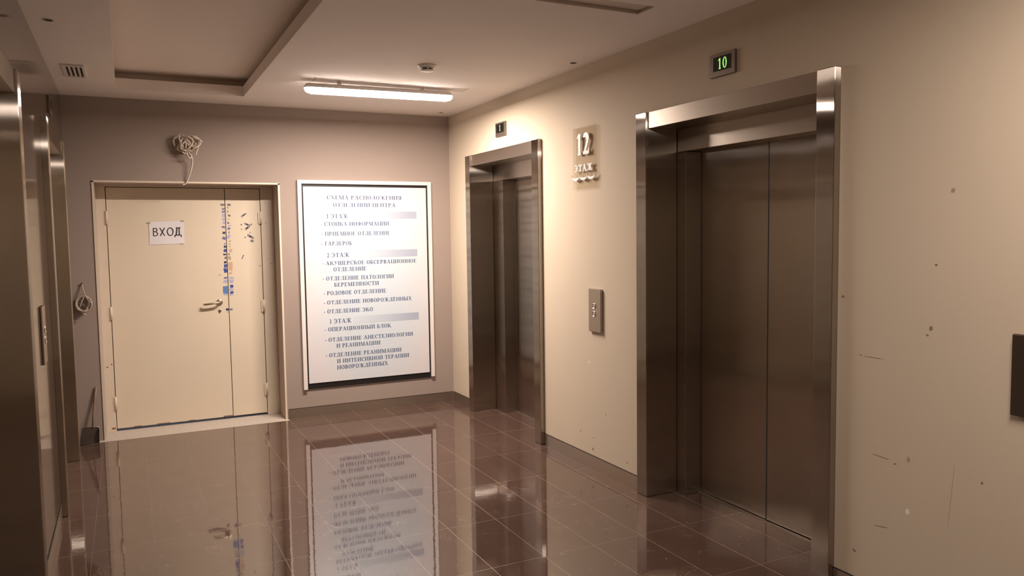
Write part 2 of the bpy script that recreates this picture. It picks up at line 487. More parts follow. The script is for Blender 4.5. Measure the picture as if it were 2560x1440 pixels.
# ------------------------------------------------------------------ lettering (drawn stroke by stroke)
def ring(cx, cy, rx, ry, tx, ty, a0, a1, n=18):
    out = []
    for i in range(n):
        p, q = (a0 + (a1 - a0) * k / n for k in (i, i + 1))
        p, q = math.radians(p), math.radians(q)
        o = lambda a: (cx + rx * math.cos(a), cy + ry * math.sin(a))
        s = lambda a: (cx + (rx - tx) * math.cos(a), cy + (ry - ty) * math.sin(a))
        out.append([o(p), o(q), s(q), s(p)])
    return out

def glyph(ch, T=0.19, t=0.055, serif=True):
    """returns (advance, list of polygons) in a unit-high box"""
    G = []
    V = lambda x, y0=0.0, y1=1.0, w=None: G.append([(x, y0), (x + (w or T), y0), (x + (w or T), y1), (x, y1)])
    H = lambda x0, x1, y, w=None: G.append([(x0, y), (x1, y), (x1, y + (w or t)), (x0, y + (w or t))])
    D = lambda x0, y0, x1, y1, w: G.append([(x0, y0), (x0 + w, y0), (x1 + w, y1), (x1, y1)])
    def SF(x, top=True, bot=True, w=None):
        if not serif: return
        w = w or T
        if bot: H(x - .075, x + w + .075, 0)
        if top: H(x - .075, x + w + .075, 1 - t)
    def tick(x, y0, y1):
        if serif: G.append([(x, y0), (x + t, y0), (x + t, y1), (x, y1)])
    R = lambda *a: G.extend(ring(*a))
    th = max(t * 1.4, .06)
    if ch == ' ': return .36, G
    if ch == '-': H(.04, .36, .32, .10); return .42, G
    if ch == 'А':
        D(.08, 0, .40, 1, th); D(.62, 0, .34, 1, T); H(.2, .7, .30); SF(.08, False, True, th); SF(.62, False); return .92, G
    if ch in 'БЬЫВР':
        x = .09; V(x); SF(x)
        if ch == 'Б': H(x, .64, 1 - t); tick(.60, .72, 1)
        if ch in 'БЬЫ':
            R(.40, .28, .28, .28, T, t, -90, 90); H(x, .42, .56 - t); H(x, .42, 0)
        if ch == 'В':
            R(.40, .27, .29, .27, T, t, -90, 90); R(.38, .755, .25, .245, T, t, -90, 90); H(x, .42, 0); H(x, .40, 1 - t); H(x, .42, .51)
        if ch == 'Р':
            R(.38, .72, .28, .28, T, t, -90, 90); H(x, .40, 1 - t); H(x, .40, .44)
        if ch == 'Ы': V(.80); SF(.80); return 1.12, G
        return .75, G
    if ch == 'Г': V(.09); SF(.09); H(.09, .64, 1 - t); tick(.60, .72, 1); return .70, G
    if ch in 'ДЛ':
        V(.56); H(.24, .80, 1 - t)
        if ch == 'Д':
            D(.16, 0, .30, 1, th); H(.03, .86, 0); tick(.03, -.2, 0); tick(.82, -.2, 0)
            if not serif: V(.03, -.2, 0, t); V(.80, -.2, 0, t)
        else:
            D(.14, .04, .32, 1, th); SF(.56, False); R(.10, .10, .10, .10, .08, .05, 180, 330)
        return .90, G
    if ch in 'ЕЁ':
        V(.09); SF(.09); H(.09, .66, 0); H(.09, .64, 1 - t); H(.09, .50, .49)
        tick(.62, 0, .28); tick(.60, .74, 1); tick(.46, .38, .63)
        if ch == 'Ё':
            for x in (.20, .44): R(x, 1.16, .06, .06, .06, .06, 0, 360, 8)
        return .74, G
    if ch == 'Ж':
        V(.50); SF(.50); D(.06, 0, .48, .55, th); D(.12, 1, .48, .48, th); D(1.0, 0, .62, .55, T * .8); D(.98, 1, .64, .48, th)
        if serif: H(0, .22, 0); H(.96, 1.2, 0); R(.13, .92, .08, .08, .08, .06, 0, 360, 8); R(1.06, .92, .08, .08, .08, .06, 0, 360, 8)
        return 1.22, G
    if ch in 'З3':
        R(.28, .27, .30, .27, T, t, -150, 90); R(.27, .76, .26, .24, T, t, -90, 150); return .66, G
    if ch in 'ИЙ':
        V(.09); SF(.09); V(.66); SF(.66); D(.22, .08, .62, .92, th)
        if ch == 'Й': R(.47, 1.24, .15, .13, .05, .05, 190, 350, 10)
        return .95, G
    if ch == 'К':
        V(.09); SF(.09); D(.28, .45, .60, 1, th); D(.66, 0, .36, .58, T)
        if serif: H(.60, .92, 0); R(.66, .92, .08, .08, .08, .06, 0, 360, 8)
        return .90, G
    if ch == 'М':
        V(.10, 0, 1, th); SF(.10, True, True, th); V(.82); SF(.82); D(.46, 0, .10, 1, T); D(.48, 0, .84, 1, th); return 1.12, G
    if ch in 'НПЦ':
        V(.09); V(.64); SF(.09, ch != 'П', ch != 'Ц'); SF(.64, ch != 'П', ch != 'Ц')
        if ch == 'Н': H(.2, .7, .48)
        if ch == 'П': H(.015, .905, 1 - t)
        if ch == 'Ц': H(.09, .92, 0); V(.88, -.2, .05, t)
        return .92, G
    if ch == 'Ш':
        for x in (.09, .52, .95): V(x); SF(x, True, False)
        H(.02, 1.21, 0); return 1.24, G
    if ch in 'О0':
        R(.42 if ch == 'О' else .32, .5, .40 if ch == 'О' else .28, .52, T, t, 0, 360, 28); return (.84 if ch == 'О' else .66), G
    if ch == 'С': R(.42, .5, .40, .52, T, t, 40, 320, 24); tick(.70, .68, .98); return .76, G
    if ch == 'Э':
        R(.34, .5, .40, .52, T, t, -140, 140, 24); H(.25, .65, .47); tick(.02, .70, .98); return .80, G
    if ch == 'Т': V(.33); SF(.33, False); H(.04, .81, 1 - t); tick(.04, .70, 1); tick(.77, .70, 1); return .85, G
    if ch == 'У':
        D(.36, .32, .06, 1, T); D(.22, .0, .66, 1, th); R(.18, .10, .10, .10, .08, .07, 150, 330, 8)
        if serif: H(0, .32, 1 - t); H(.56, .84, 1 - t)
        return .80, G
    if ch == 'Ф': V(.42); SF(.42); R(.515, .5, .47, .33, T, t, 0, 360, 26); return 1.03, G
    if ch == 'Х':
        D(.62, 0, .06, 1, T); D(.06, 0, .62, 1, th)
        if serif: H(0, .24, 0); H(.56, .86, 0); H(0, .34, 1 - t); H(.54, .80, 1 - t)
        return .87, G
    if ch == 'Я':
        V(.52); SF(.52); R(.34, .74, .28, .26, T, t, 90, 270); H(.34, .6, 1 - t); H(.34, .6, .48 - t); D(.10, 0, .36, .46, T * .8)
        if serif: H(.02, .26, 0)
        return .80, G
    if ch == '1':
        V(.22, 0, 1); SF(.22, False); G.append([(.04, .80), (.10, .76), (.24, .88), (.24, 1.0)]); return .60, G
    if ch == '2':
        R(.31, .72, .28, .28, T, .07, -15, 165, 16); G.append([(.04, .0), (.22, .0), (.585, .62), (.40, .66)]); G.append([(.04, 0), (.58, 0), (.63, .26), (.58, .26), (.52, .15), (.06, .15)]); return .68, G
    return .5, G

def text_polys(txt, **kw):
    x, out = 0.0, []
    for ch in txt:
        adv, g = glyph(ch, **kw)
        out += [[(x + u, v) for u, v in q] for q in g]
        x += adv + 0.06
    return x - 0.06, out

def put_text(mb, txt, u0, u1, v0, h, place, thick=0.0, mat=0, **kw):
    """fit txt between u0 and u1 on baseline v0 with cap height h; place(u, v, w) -> point"""
    w, polys = text_polys(txt, **kw)
    for k, q in enumerate(polys):
        e = .00004 * (k % 9)
        pts = [(u0 + (u1 - u0) * x / w, v0 + h * y) for x, y in q]
        if thick:
            a = Vector(place(0, 0, thick)) - Vector(place(0, 0, 0))
            mb.prism([place(u, v, -e * 3) for u, v in pts], a + a.normalized() * e * 6, mat)
        else:
            mb.poly([place(u, v, e) for u, v in pts], mat)

# ================================================================== SETTING
COF = (-2.793, -1.895, -4.95, -0.413)     # raised coffer opening x0 x1 y0 y1
LX0, LX1 = -1.541, -0.382                 # lamp tray
LAMPS = [(-1.38, -1.237), (-3.71, -3.566), (-6.04, -5.895)]

mb = MB(); mb.box(XL - .15, 0.36, YR - .12, -0.062, -.06, 0)
tag(mb.build('floor', M_FLOOR), kind='structure')
mb = MB(); mb.box(-2.986, -1.579, -0.062, 0.75, -.06, 0.0012)
mb.box(XL - .1, -2.986, -0.062, 0.0, -.06, 0.0008)
mb.box(-1.579, .12, -0.062, 0.0, -.06, 0.0)
tag(mb.build('trim_1', M_CONC), 'bare dusty screed strip at the foot of the white double door', kind='structure')
# tiles between the screed and the back wall, right of the door
mb = MB(); mb.box(-1.565, 0.0, -0.0625, -0.0, -.03, 0.0004)
tag(mb.build('floor', M_FLOOR), kind='structure')

# back wall with the double-door opening
mb = MB()
mb.slab([XL - .3, 0.0], [0, ZC + .16], [(-2.986, -1.579, -0.01, 2.05)], lambda u, v, w: (u, w, v), 0.25)
tag(mb.build('wall_back', M_BACK), kind='structure')

PORTALS = [(-1.140, 1.366, 0.78), (-3.777, 1.45, 1.09)]     # centre y, outer width, clear door width
HZ = 2.288
def holes_for(): return [(yc - w / 2 - .001, yc + w / 2 + .001, -0.01, HZ + .001) for yc, w, d in PORTALS]
mb = MB()
mb.slab([YR - .12, 0.25], [0, ZC + .16], holes_for(), lambda u, v, w: (w, u, v), 0.12)
tag(mb.build('wall_right', M_RIGHT), kind='structure')
mb = MB()
mb.slab([YR - .12, 0.0], [0, ZC + .16], holes_for(), lambda u, v, w: (XL - w, u, v), 0.12)
tag(mb.build('wall_left', M_LEFT), kind='structure')
mb = MB(); mb.box(XL, 0, YR - .12, YR, 0, ZC + .16)
tag(mb.build('wall_rear', M_REAR), kind='structure')

# ceiling: lower skin with coffer and lamp cut-outs, raised coffer above it
mb = MB()
mb.slab([XL, 0.0], [YR, 0.0], [COF] + [(LX0, LX1, a, b) for a, b in LAMPS], lambda u, v, w: (u, v, ZC + w), 0.08)
tag(mb.build('ceiling', M_CEIL), kind='structure')
mb = MB()
g = 0.16
x0, x1, y0, y1 = COF[0] - g, COF[1] + g, COF[2] - g, COF[3] + g
mb.box(x0 - .02, x1 + .02, y0 - .02, y1 + .02, ZC + .142, ZC + .16)
mb.box(x0 - .02, x0, y0, y1, ZC + .08, ZC + .142); mb.box(x1, x1 + .02, y0, y1, ZC + .08, ZC + .142)
mb.box(x0 - .02, x1 + .02, y0 - .02, y0, ZC + .08, ZC + .142); mb.box(x0 - .02, x1 + .02, y1, y1 + .02, ZC + .08, ZC + .142)
tag(mb.build('ceiling', M_COVE), kind='structure')

# skirting
def skirting(name, a, b, axis):
    mb = MB()
    if axis == 'x':
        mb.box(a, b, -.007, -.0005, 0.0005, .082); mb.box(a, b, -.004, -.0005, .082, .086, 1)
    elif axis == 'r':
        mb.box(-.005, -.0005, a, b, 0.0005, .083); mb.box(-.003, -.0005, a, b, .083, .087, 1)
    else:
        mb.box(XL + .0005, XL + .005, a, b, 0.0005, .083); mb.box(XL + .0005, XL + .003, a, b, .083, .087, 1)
    tag(mb.build(name, [M_BASE, M_GAP]), kind='structure')  # second material draws the shadow line along the top as a black strip
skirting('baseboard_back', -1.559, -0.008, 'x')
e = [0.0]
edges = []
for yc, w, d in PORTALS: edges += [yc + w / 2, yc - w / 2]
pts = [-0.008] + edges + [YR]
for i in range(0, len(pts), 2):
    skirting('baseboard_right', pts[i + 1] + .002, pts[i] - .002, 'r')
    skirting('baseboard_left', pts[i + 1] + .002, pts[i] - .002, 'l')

# ------------------------------------------------------------------ white double door
door = thing('door_1', (-2.2825, 0.27, 0), 'white scuffed double door with an unequal narrow leaf under a cable tangle', 'door', kind='structure')
mb = MB()
mb.box(-2.985, -2.909, .262, .345, .002, 2.049); mb.box(-1.694, -1.588, .262, .345, .002, 2.049); mb.box(-2.909, -1.694, .262, .345, 2.024, 2.049)
for (x, z, w, h) in ((-2.955, .545, .016, .010), (-2.922, .565, .010, .012), (-2.93, .03, .03, .016), (-2.925, 1.41, .005, .005), (-2.935, .30, .004, .004), (-1.655, 1.72, .006, .012), (-1.668, .36, .004, .004), (-1.62, 1.36, .008, .008)):
    mb.box(x - w / 2, x + w / 2, .2612, .2619, z - h / 2, z + h / 2, 1)
mb.build('door_frame', [M_FRAME, M_WOOD], door)
mb = MB()
for a in ((-2.9862, -2.9785, -.003, .262, 0, 2.05), (-1.5865, -1.5788, -.003, .262, 0, 2.05), (-2.9785, -1.5865, -.003, .262, 2.0425, 2.0502)): mb.box(*a)
mb.build('reveal_lining', M_REVEAL, door)
mb = MB()      # bright plastic corner bead round the opening
for a in ((-2.994, -2.979, -.006, .0, 0, 2.052), (-1.586, -1.571, -.006, .0, 0.0, 2.052), (-2.994, -1.571, -.006, .0, 2.042, 2.056)): mb.box(*a)
mb.build('corner_bead', M_FRAME, door)
mb = MB(); mb.box(-2.904, -1.9925, .270, .312, .022, 2.019)
wide = mb.build('door_leaf', M_DOOR, door, bevel=.002); wide['label'] = 'wide leaf with the lever handle'
mb = MB(); mb.box(-1.987, -1.699, .270, .312, .022, 2.019)
narrow = mb.build('door_leaf', M_DOOR, door, bevel=.002); narrow['label'] = 'narrow fixed leaf'
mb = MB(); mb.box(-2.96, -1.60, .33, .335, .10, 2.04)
mb.build('leaf_gap_backing', M_GAP, door)  # unseen black sheet behind both leaves, makes their gaps black
for leaf, x, zs in ((wide, -2.9065, (1.77, .985, .235)), (narrow, -1.6965, (1.765, .985, .235))):
    for z in zs:
        mb = MB(); mb.lathe([(.009, -.055), (.009, .055)], 'z', (x, .259, z), 12)
        mb.box(x - .022, x + .004, .2605, .2625, z - .052, z + .052)
        mb.build('hinge', M_FRAME, leaf)
hx, hz, fy = -2.066, 1.036, .270
mb = MB()
mb.lathe([(.027, 0), (.027, -.008), (.022, -.011), (.012, -.012)], 'y', (hx, fy - .0005, hz), 28)
mb.tube([(hx, fy - .008, hz), (hx, fy - .035, hz), (hx - .006, fy - .046, hz), (hx - .02, fy - .052, hz - .001), (hx - .06, fy - .052, hz - .006), (hx - .115, fy - .050, hz - .011), (hx - .126, fy - .044, hz - .012), (hx - .129, fy - .034, hz - .012)], .0095, 12)
mb.build('door_handle', M_BRASS, wide)
mb = MB(); mb.lathe([(.013, 0), (.013, -.004), (.010, -.006)], 'y', (hx, fy - .0005, .962), 20); mb.box(hx - .004, hx + .004, fy - .0075, fy - .006, .945, .958, 1)
mb.build('keyhole', [M_BRASS, M_GAP], wide)

# torn tape left on both leaves
TAPE_BITS = [(-2.0064,1.8794,0.0438,0.0192,0,'g'),(-1.9575,1.8796,0.033,0.0193,0,'g'),(-2.0041,1.8448,0.0233,0.0169,10,'v'),(-2.005,1.8202,0.0277,0.0169,10,'v'),(-1.9673,1.8541,0.0102,0.0123,0,'g'),(-1.9685,1.8218,0.0103,0.0154,0,'g'),(-2.0026,1.7895,0.0292,0.0308,-20,'l'),(-1.9588,1.7871,0.022,0.017,-25,'g'),(-2.0038,1.7564,0.0292,0.0231,-15,'l'),(-1.9652,1.7524,0.0191,0.0077,10,'t'),(-2.0013,1.7256,0.0292,0.0262,-10,'l'),(-1.9685,1.723,0.0191,0.0154,-20,'g'),(-1.96,1.6982,0.0265,0.0139,0,'l'),(-2.0086,1.6871,0.0292,0.02,-10,'v'),(-1.9653,1.6736,0.0235,0.0263,-35,'v'),(-2.0069,1.6369,0.0263,0.0231,5,'n'),(-1.9643,1.6403,0.0103,0.0155,-20,'v'),(-2.0065,1.5906,0.0336,0.0278,-30,'v'),(-1.9679,1.6055,0.025,0.0387,-35,'l'),(-1.9599,1.5643,0.0206,0.0124,10,'o'),(-2.0039,1.5427,0.0132,0.0124,0,'v'),(-1.9645,1.5396,0.0147,0.0124,-10,'o'),(-2.0027,1.5171,0.0234,0.0217,0,'n'),(-1.9616,1.5186,0.0147,0.0124,0,'t'),(-2.0026,1.4823,0.0249,0.0279,0,'b'),(-1.957,1.4828,0.0309,0.0357,0,'p'),(-2.006,1.4498,0.0264,0.0155,0,'n'),(-1.9722,1.4506,0.0176,0.0155,-15,'g'),(-2.002,1.4203,0.019,0.0201,-30,'g'),(-1.9691,1.4178,0.025,0.0342,0,'o'),(-2.0071,1.3816,0.0234,0.0201,15,'n'),(-2.0047,1.349,0.0293,0.0341,0,'b'),(-1.9646,1.3415,0.0369,0.0856,0,'p'),(-2.0054,1.3102,0.0308,0.0466,12,'b'),(-1.9652,1.2854,0.0265,0.0187,15,'p'),(-2.0079,1.2457,0.0264,0.0171,10,'v'),(-1.9608,1.2463,0.0443,0.0171,-5,'l'),(-2.012,1.2148,0.0367,0.028,-5,'l'),(-1.9619,1.2167,0.0369,0.0359,-5,'l'),(-2.0105,1.1369,0.0456,0.074,0,'B'),(-1.96,1.1697,0.0325,0.0281,0,'b'),(-1.962,1.1151,0.034,0.0234,8,'b'),(-1.9647,1.1426,0.0369,0.0312,-30,'l'),(-2.0105,1.1002,0.0382,0.0156,0,'l'),(-1.9663,1.0981,0.0325,0.0156,0,'l'),(-2.0044,0.9686,0.025,0.0203,0,'n'),(-1.9712,0.9683,0.0236,0.0141,0,'g'),(-2.0015,0.9489,0.0177,0.0125,0,'l'),(-1.8368,1.7906,0.0561,0.0156,35,'k'),(-1.8136,1.7087,0.0563,0.0187,-25,'k'),(-1.8133,1.6775,0.0563,0.0187,40,'k'),(-1.8607,1.7075,0.0149,0.0109,-30,'k'),(-1.8592,1.6663,0.0104,0.0093,-20,'k'),(-1.7769,1.7084,0.0105,0.0172,-10,'k'),(-1.7876,1.6013,0.0603,0.0188,-30,'k'),(-1.832,1.5957,0.0164,0.0094,50,'g'),(-1.7762,1.5635,0.0332,0.0204,-10,'g'),(-1.7893,1.6374,0.0105,0.0094,-10,'k'),(-1.8576,1.4258,0.0089,0.0375,-25,'k'),(-1.7137,1.343,0.0183,0.0126,0,'t'),(-2.0551,1.2731,0.0219,0.0108,20,'t')]
keys = list(TAPE)
rnd = random.Random(3)
def tape_part(leaf, test):
    mb = MB(); k = 0
    for (x, z, w, h, r, c) in TAPE_BITS:
        if not test(x): continue
        y = fy - .0006 - .00012 * (k % 5); k += 1
        a = math.radians(r); n = 9
        pts = []
        base = [(-.5, -.5), (0, -.5), (.5, -.5), (.5, 0), (.5, .5), (0, .5), (-.5, .5), (-.5, 0)]
        for (u, v) in base:
            u *= w * rnd.uniform(.72, 1.05); v *= h * rnd.uniform(.72, 1.05)
            px = x + u * math.cos(a) - v * math.sin(a); pz = z + u * math.sin(a) + v * math.cos(a)
            if leaf is wide: px = min(px, -1.9928) if x > -2.03 else px
            else: px = max(px, -1.9868)
            pts.append((px, y, pz))
        mb.poly(pts, keys.index(c))
        if c == 'k':      # each black scrap is chequered with gaps in the print
            for s in (-.30, .28):
                q = [(s - .07, -.3), (s + .07, -.3), (s + .07, .3), (s - .07, .3)]
                mb.poly([(x + u * w * math.cos(a) - v * h * math.sin(a), y - .0002, z + u * w * math.sin(a) + v * h * math.cos(a)) for u, v in q], keys.index('l'))
    o = mb.build('tape_residue', [TAPE[q] for q in keys], leaf)
    return o
tape_part(wide, lambda x: x < -1.99)['label'] = 'torn blue and violet tape scraps'
tape_part(narrow, lambda x: x >= -1.99)['label'] = 'peach, blue and black tape scraps'
mb = MB()
for (x, z, w, h) in ((-2.55, .027, .10, .006), (-2.03, .028, .08, .010), (-2.75, .026, .06, .006), (-2.33, .026, .05, .005), (-2.28, .075, .004, .004)):
    mb.box(x - w / 2, x + w / 2, fy - .0008, fy - .0002, z - h / 2, z + h / 2)
mb.build('chipped_edge', M_WOOD, wide)

# daylight in the space behind the door, seen only through the gap under it
ld = bpy.data.lights.new('daylight_behind_door', 'AREA'); ld.energy = 1.2; ld.color = (.45, .62, 1.0); ld.shape = 'RECTANGLE'; ld.size = 1.2; ld.size_y = .5
lo = bpy.data.objects.new('daylight_behind_door', ld); C.objects.link(lo); lo.location = (-2.5, .75, .4); lo.rotation_euler = (-PI / 2, 0, 0)

# ------------------------------------------------------------------ paper notice
pap = thing('paper_notice', (-2.462, fy - .001, 1.64), 'white paper sheet printed ВХОД taped to the wide door leaf', 'paper sign')
mb = MB()
nx, nz = 12, 10
grid = [[None] * (nz + 1) for _ in range(nx + 1)]
for i in range(nx + 1):
    for j in range(nz + 1):
        u, v = i / nx, j / nz
        lift = .0025 + .010 * max(0, (u - .65) / .35) ** 2 * max(0, (.25 - v) / .25) ** 1.5 + .0012 * math.sin(5 * u + 2 * v)
        grid[i][j] = mb.bm.verts.new((-2.597 + .270 * u + .002 * v, fy - lift, 1.5445 + .191 * v + .006 * u))
for i in range(nx):
    for j in range(nz):
        f = mb.bm.faces.new((grid[i][j], grid[i + 1][j], grid[i + 1][j + 1], grid[i][j + 1])); f.smooth = True
mb.build('sheet', M_PAPER, pap)
mb = MB()
put_text(mb, 'ВХОД', -2.572, -2.345, 1.616, .068, lambda u, v, w: (u, fy - .0052 - w, v + .02 * (u + 2.572)), T=.105, t=.095, serif=False)
mb.build('lettering', M_INK, pap)
for (x, z, r) in ((-2.594, 1.728, .5), (-2.335, 1.742, -.4)):
    mb = MB(); mb.box(x - .012, x + .012, fy - .0062, fy - .0055, z - .006, z + .006); mb.build('tape_piece', TAPE['t'], pap)

# ------------------------------------------------------------------ directory board
bd = thing('directory_board', (-0.811, -.01, 0.25), 'tall white floor directory board with dark blue lists on the taupe wall', 'sign board')
mb = MB()
mb.box(-1.391, -.233, -.012, -.0005, .247, 2.053)
mb.build('backing', M_BLACKBOARD, bd)
mb = MB()
mb.box(-1.4255, -1.391, -.028, -.0005, .247, 2.085); mb.box(-.233, -.199, -.028, -.0005, .255, 2.085); mb.box(-1.391, -.233, -.028, -.0005, 2.053, 2.085)
mb.build('frame', M_WHITE, bd, bevel=.0015)
mb = MB(); mb.box(-1.377, -.249, -.0200, -.0125, .298, 2.029)
panel = mb.build('panel', M_SHEET, bd)
mb = MB()
for z0, z1 in ((1.746, 1.811), (1.398, 1.464), (.806, .874)):
    o = MB(); o.box(-.97, -.346, -.0206, -.0201, z0, z1); o.build('heading_bar', M_BAND, panel)
LINES = [('СХЕМА РАСПОЛОЖЕНИЯ', -1.173, -.488, 1.919, 0, .034), ('ОТДЕЛЕНИЙ ЦЕНТРА', -1.120, -.545, 1.853, 0, .034),
    ('1 ЭТАЖ', -1.182, -.991, 1.753, 0, .037), ('СТОЙКА ИНФОРМАЦИИ', -1.203, -.612, 1.686, 1, .034), ('ПРИЕМНОЕ ОТДЕЛЕНИЕ', -1.200, -.603, 1.600, 1, .034),
    ('ГАРДЕРОБ', -1.202, -.958, 1.514, 1, .034), ('2 ЭТАЖ', -1.186, -.987, 1.409, 0, .037), ('АКУШЕРСКОЕ ОБСЕРВАЦИОННОЕ', -1.200, -.356, 1.340, 1, .033),
    ('ОТДЕЛЕНИЕ', -1.134, -.834, 1.283, 0, .034), ('ОТДЕЛЕНИЕ ПАТОЛОГИИ', -1.201, -.578, 1.204, 1, .034), ('БЕРЕМЕННОСТИ', -1.132, -.721, 1.147, 0, .034),
    ('РОДОВОЕ ОТДЕЛЕНИЕ', -1.198, -.654, 1.074, 1, .034), ('ОТДЕЛЕНИЕ НОВОРОЖДЁННЫХ', -1.199, -.411, .992, 1, .033), ('ОТДЕЛЕНИЕ ЭКО', -1.200, -.783, .911, 1, .034),
    ('3 ЭТАЖ', -1.183, -.986, .820, 0, .037), ('ОПЕРАЦИОННЫЙ БЛОК', -1.197, -.617, .751, 1, .034), ('ОТДЕЛЕНИЕ АНЕСТЕЗИОЛОГИИ', -1.197, -.407, .659, 1, .033),
    ('И РЕАНИМАЦИИ', -1.127, -.722, .600, 0, .034), ('ОТДЕЛЕНИЕ РЕАНИМАЦИИ', -1.196, -.523, .519, 1, .034), ('И ИНТЕНСИВНОЙ ТЕРАПИИ', -1.127, -.450, .461, 0, .034),
    ('НОВОРОЖДЁННЫХ', -1.128, -.655, .404, 0, .034)]
P = lambda u, v, w: (u, -.0212 - w, v)
for txt, a, b, z, dash, h in LINES:
    mb = MB()
    if txt[0] in '123':
        put_text(mb, txt[0], a, a + .020, z, h, P, T=.21, t=.055); mb.build('floor_number', M_NAVY, panel)
        mb = MB(); put_text(mb, txt[2:], a + .040, b, z, h, P, T=.21, t=.055)
    else:
        put_text(mb, txt, a, b, z, h, P, T=.21, t=.055)
    mb.build('text_line', M_NAVY, panel)
    if dash:
        mb = MB(); put_text(mb, '-', a - .032, a - .014, z, h, P); mb.build('bullet_dash', M_NAVY, panel)

# ------------------------------------------------------------------ lift entrances
def entrance(yc, w, d, label):
    """built about (0, yc); the room lies on the -x side"""
    r = thing('elevator_entrance', (0, yc, 0), label, 'elevator', 'steel lift entrances along both walls')
    a, b = yc - w / 2, yc + w / 2
    p = .10
    for s, (u, v) in enumerate(((b - p, b), (a, a + p))):
        mb = MB(); mb.box(-.034, .192, u, v, .001, HZ)
        mb.build('jamb_post', M_STEEL, r, bevel=.004, segs=3)
    mb = MB(); mb.box(-.022, .190, a + p + .0015, b - p - .0015, 2.192, HZ - .002)
    mb.build('header', M_STEEL_H, r, bevel=.002)
    m = (w - 2 * p - d) / 2         # inner frame stile
    for (u, v) in ((b - p - m, b - p + .03), (a + p - .03, a + p + m)):
        mb = MB(); mb.box(.195, .345, u, v, .001, 2.06)
        mb.build('inner_stile', M_STEEL, r, bevel=.0025)
    mb = MB(); mb.box(.195, .345, a + p - .03, b - p + .03, 2.0625, 2.205)
    mb.build('inner_header', M_STEEL_H, r, bevel=.0025)
    da, db = yc - d / 2 + .007, yc + d / 2 - .007
    mb = MB(); mb.box(.312, .344, yc + .0035, db, .008, 2.075)
    mb.build('sliding_door', M_STEEL_DOOR, r)
    mb = MB(); mb.box(.309, .344, da, yc - .0045, .008, 2.075)
    mb.build('sliding_door', M_STEEL_DOOR, r)
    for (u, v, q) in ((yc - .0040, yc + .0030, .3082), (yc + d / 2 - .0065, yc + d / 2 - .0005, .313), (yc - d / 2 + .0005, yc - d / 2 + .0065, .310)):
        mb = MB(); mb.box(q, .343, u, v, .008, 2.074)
        mb.build('dark_seam', M_SEAM, r)  # black strips put the shade of the door gaps into colour
    mb = MB(); mb.box(.296, .302, yc - d / 2, yc + d / 2, .0005, .005); mb.box(.3085, .311, yc, yc + d / 2, .0005, .006); mb.box(.302, .3085, yc - d / 2, yc + d / 2, .0003, .0012, 1)
    mb.build('sill', [M_ALU, M_GAP], r)
    mb = MB(); mb.box(.348, .352, a + .02, b - .02, .001, HZ - .02)
    mb.build('dark_gap_backing', M_GAP, r)  # unseen black sheet, added to keep the door gaps dark
    return r
ent_far = entrance(*PORTALS[0], 'narrower steel lift entrance round the corner from the directory board')
ent_near = entrance(*PORTALS[1], 'wide steel lift entrance below the lit green 10 display')
for src, lab in ((ent_far, 'steel lift entrance seen edge-on beside the hanging grey cord coil'), (ent_near, 'foreground steel lift entrance seen edge-on, opposite the wide lift')):
    c = copy_tree(src); c.rotation_euler = (0, 0, PI); c.location.x = XL; c['label'] = lab

# ------------------------------------------------------------------ floor displays over the lifts
def display(y0, y1, z0, z1, sy0, sy1, sz0, sz1, txt, tu0, tu1, tz, th, ink, label):
    r = thing('floor_display', (0, (y0 + y1) / 2, (z0 + z1) / 2), label, 'display', 'floor displays above the lifts')
    mb = MB(); mb.box(-.014, -.0005, y0, y1, z0, z1); mb.build('bezel', M_BEZEL, r, bevel=.002)
    mb = MB(); mb.box(-.0155, -.0142, sy0, sy1, sz0, sz1); scr = mb.build('screen', M_SCREEN, r)
    mb = MB(); put_text(mb, txt, tu0, tu1, tz, th, lambda u, v, w: (-.0165 - w, u, v), T=.15, t=.085)
    mb.build('digits', ink, scr)
    return r
d1 = display(-1.243, -1.060, 2.384, 2.496, -1.217, -1.082, 2.414, 2.483, '1', -1.138, -1.166, 2.427, .046, M_PALE, 'small display with a pale 1 in the glow of the strip lamp')
d2 = display(-3.868, -3.680, 2.383, 2.498, -3.840, -3.710, 2.410, 2.482, '10', -3.745, -3.815, 2.418, .054, M_GREEN, 'display with lit green 10 above the wide lift')
mb = MB()
r = thing('floor_display', (XL, -1.15, 2.44), 'small unlit display seen edge-on on the glossy brown wall', 'display', 'floor displays above the lifts')
mb.box(XL + .0005, XL + .014, -1.243, -1.060, 2.384, 2.496); mb.build('bezel', M_BEZEL, r, bevel=.002)
mb = MB(); mb.box(XL + .0142, XL + .0155, -1.217, -1.082, 2.414, 2.483); mb.build('screen', M_SCREEN, r)

# ------------------------------------------------------------------ call panels
def call_panel(x, s, y0, y1, z0, z1, label, mat, dep=.018):
    r = thing('call_panel', (x, (y0 + y1) / 2, (z0 + z1) / 2), label, 'call button panel', 'lift call button panels')
    X = lambda v: x + s * v
    bx = lambda mb, a, b, *q, **k: mb.box(min(X(a), X(b)), max(X(a), X(b)), *q, **k)
    mb = MB(); bx(mb, -dep, -.0005, y0, y1, z0, z1); pl = mb.build('plate', mat, r, bevel=.003)
    yb = (y0 + y1) / 2 + .006
    for z in (z0 + .172, z0 + .120):
        mb = MB()
        mb.lathe([(a_, X(-dep - b_)) for a_, b_ in ((.020, .0002), (.020, .0035), (.0165, .0045), (.0155, .0015), (.006, .0015), (.005, .0025), (.001, .0025))], 'x', (0, yb, z), 28)
        mb.build('button', M_ALU, pl)
    return r
call_panel(0, 1, -2.633, -2.485, .935, 1.222, 'steel call panel with two round buttons below the 12 sign', M_PLATE)
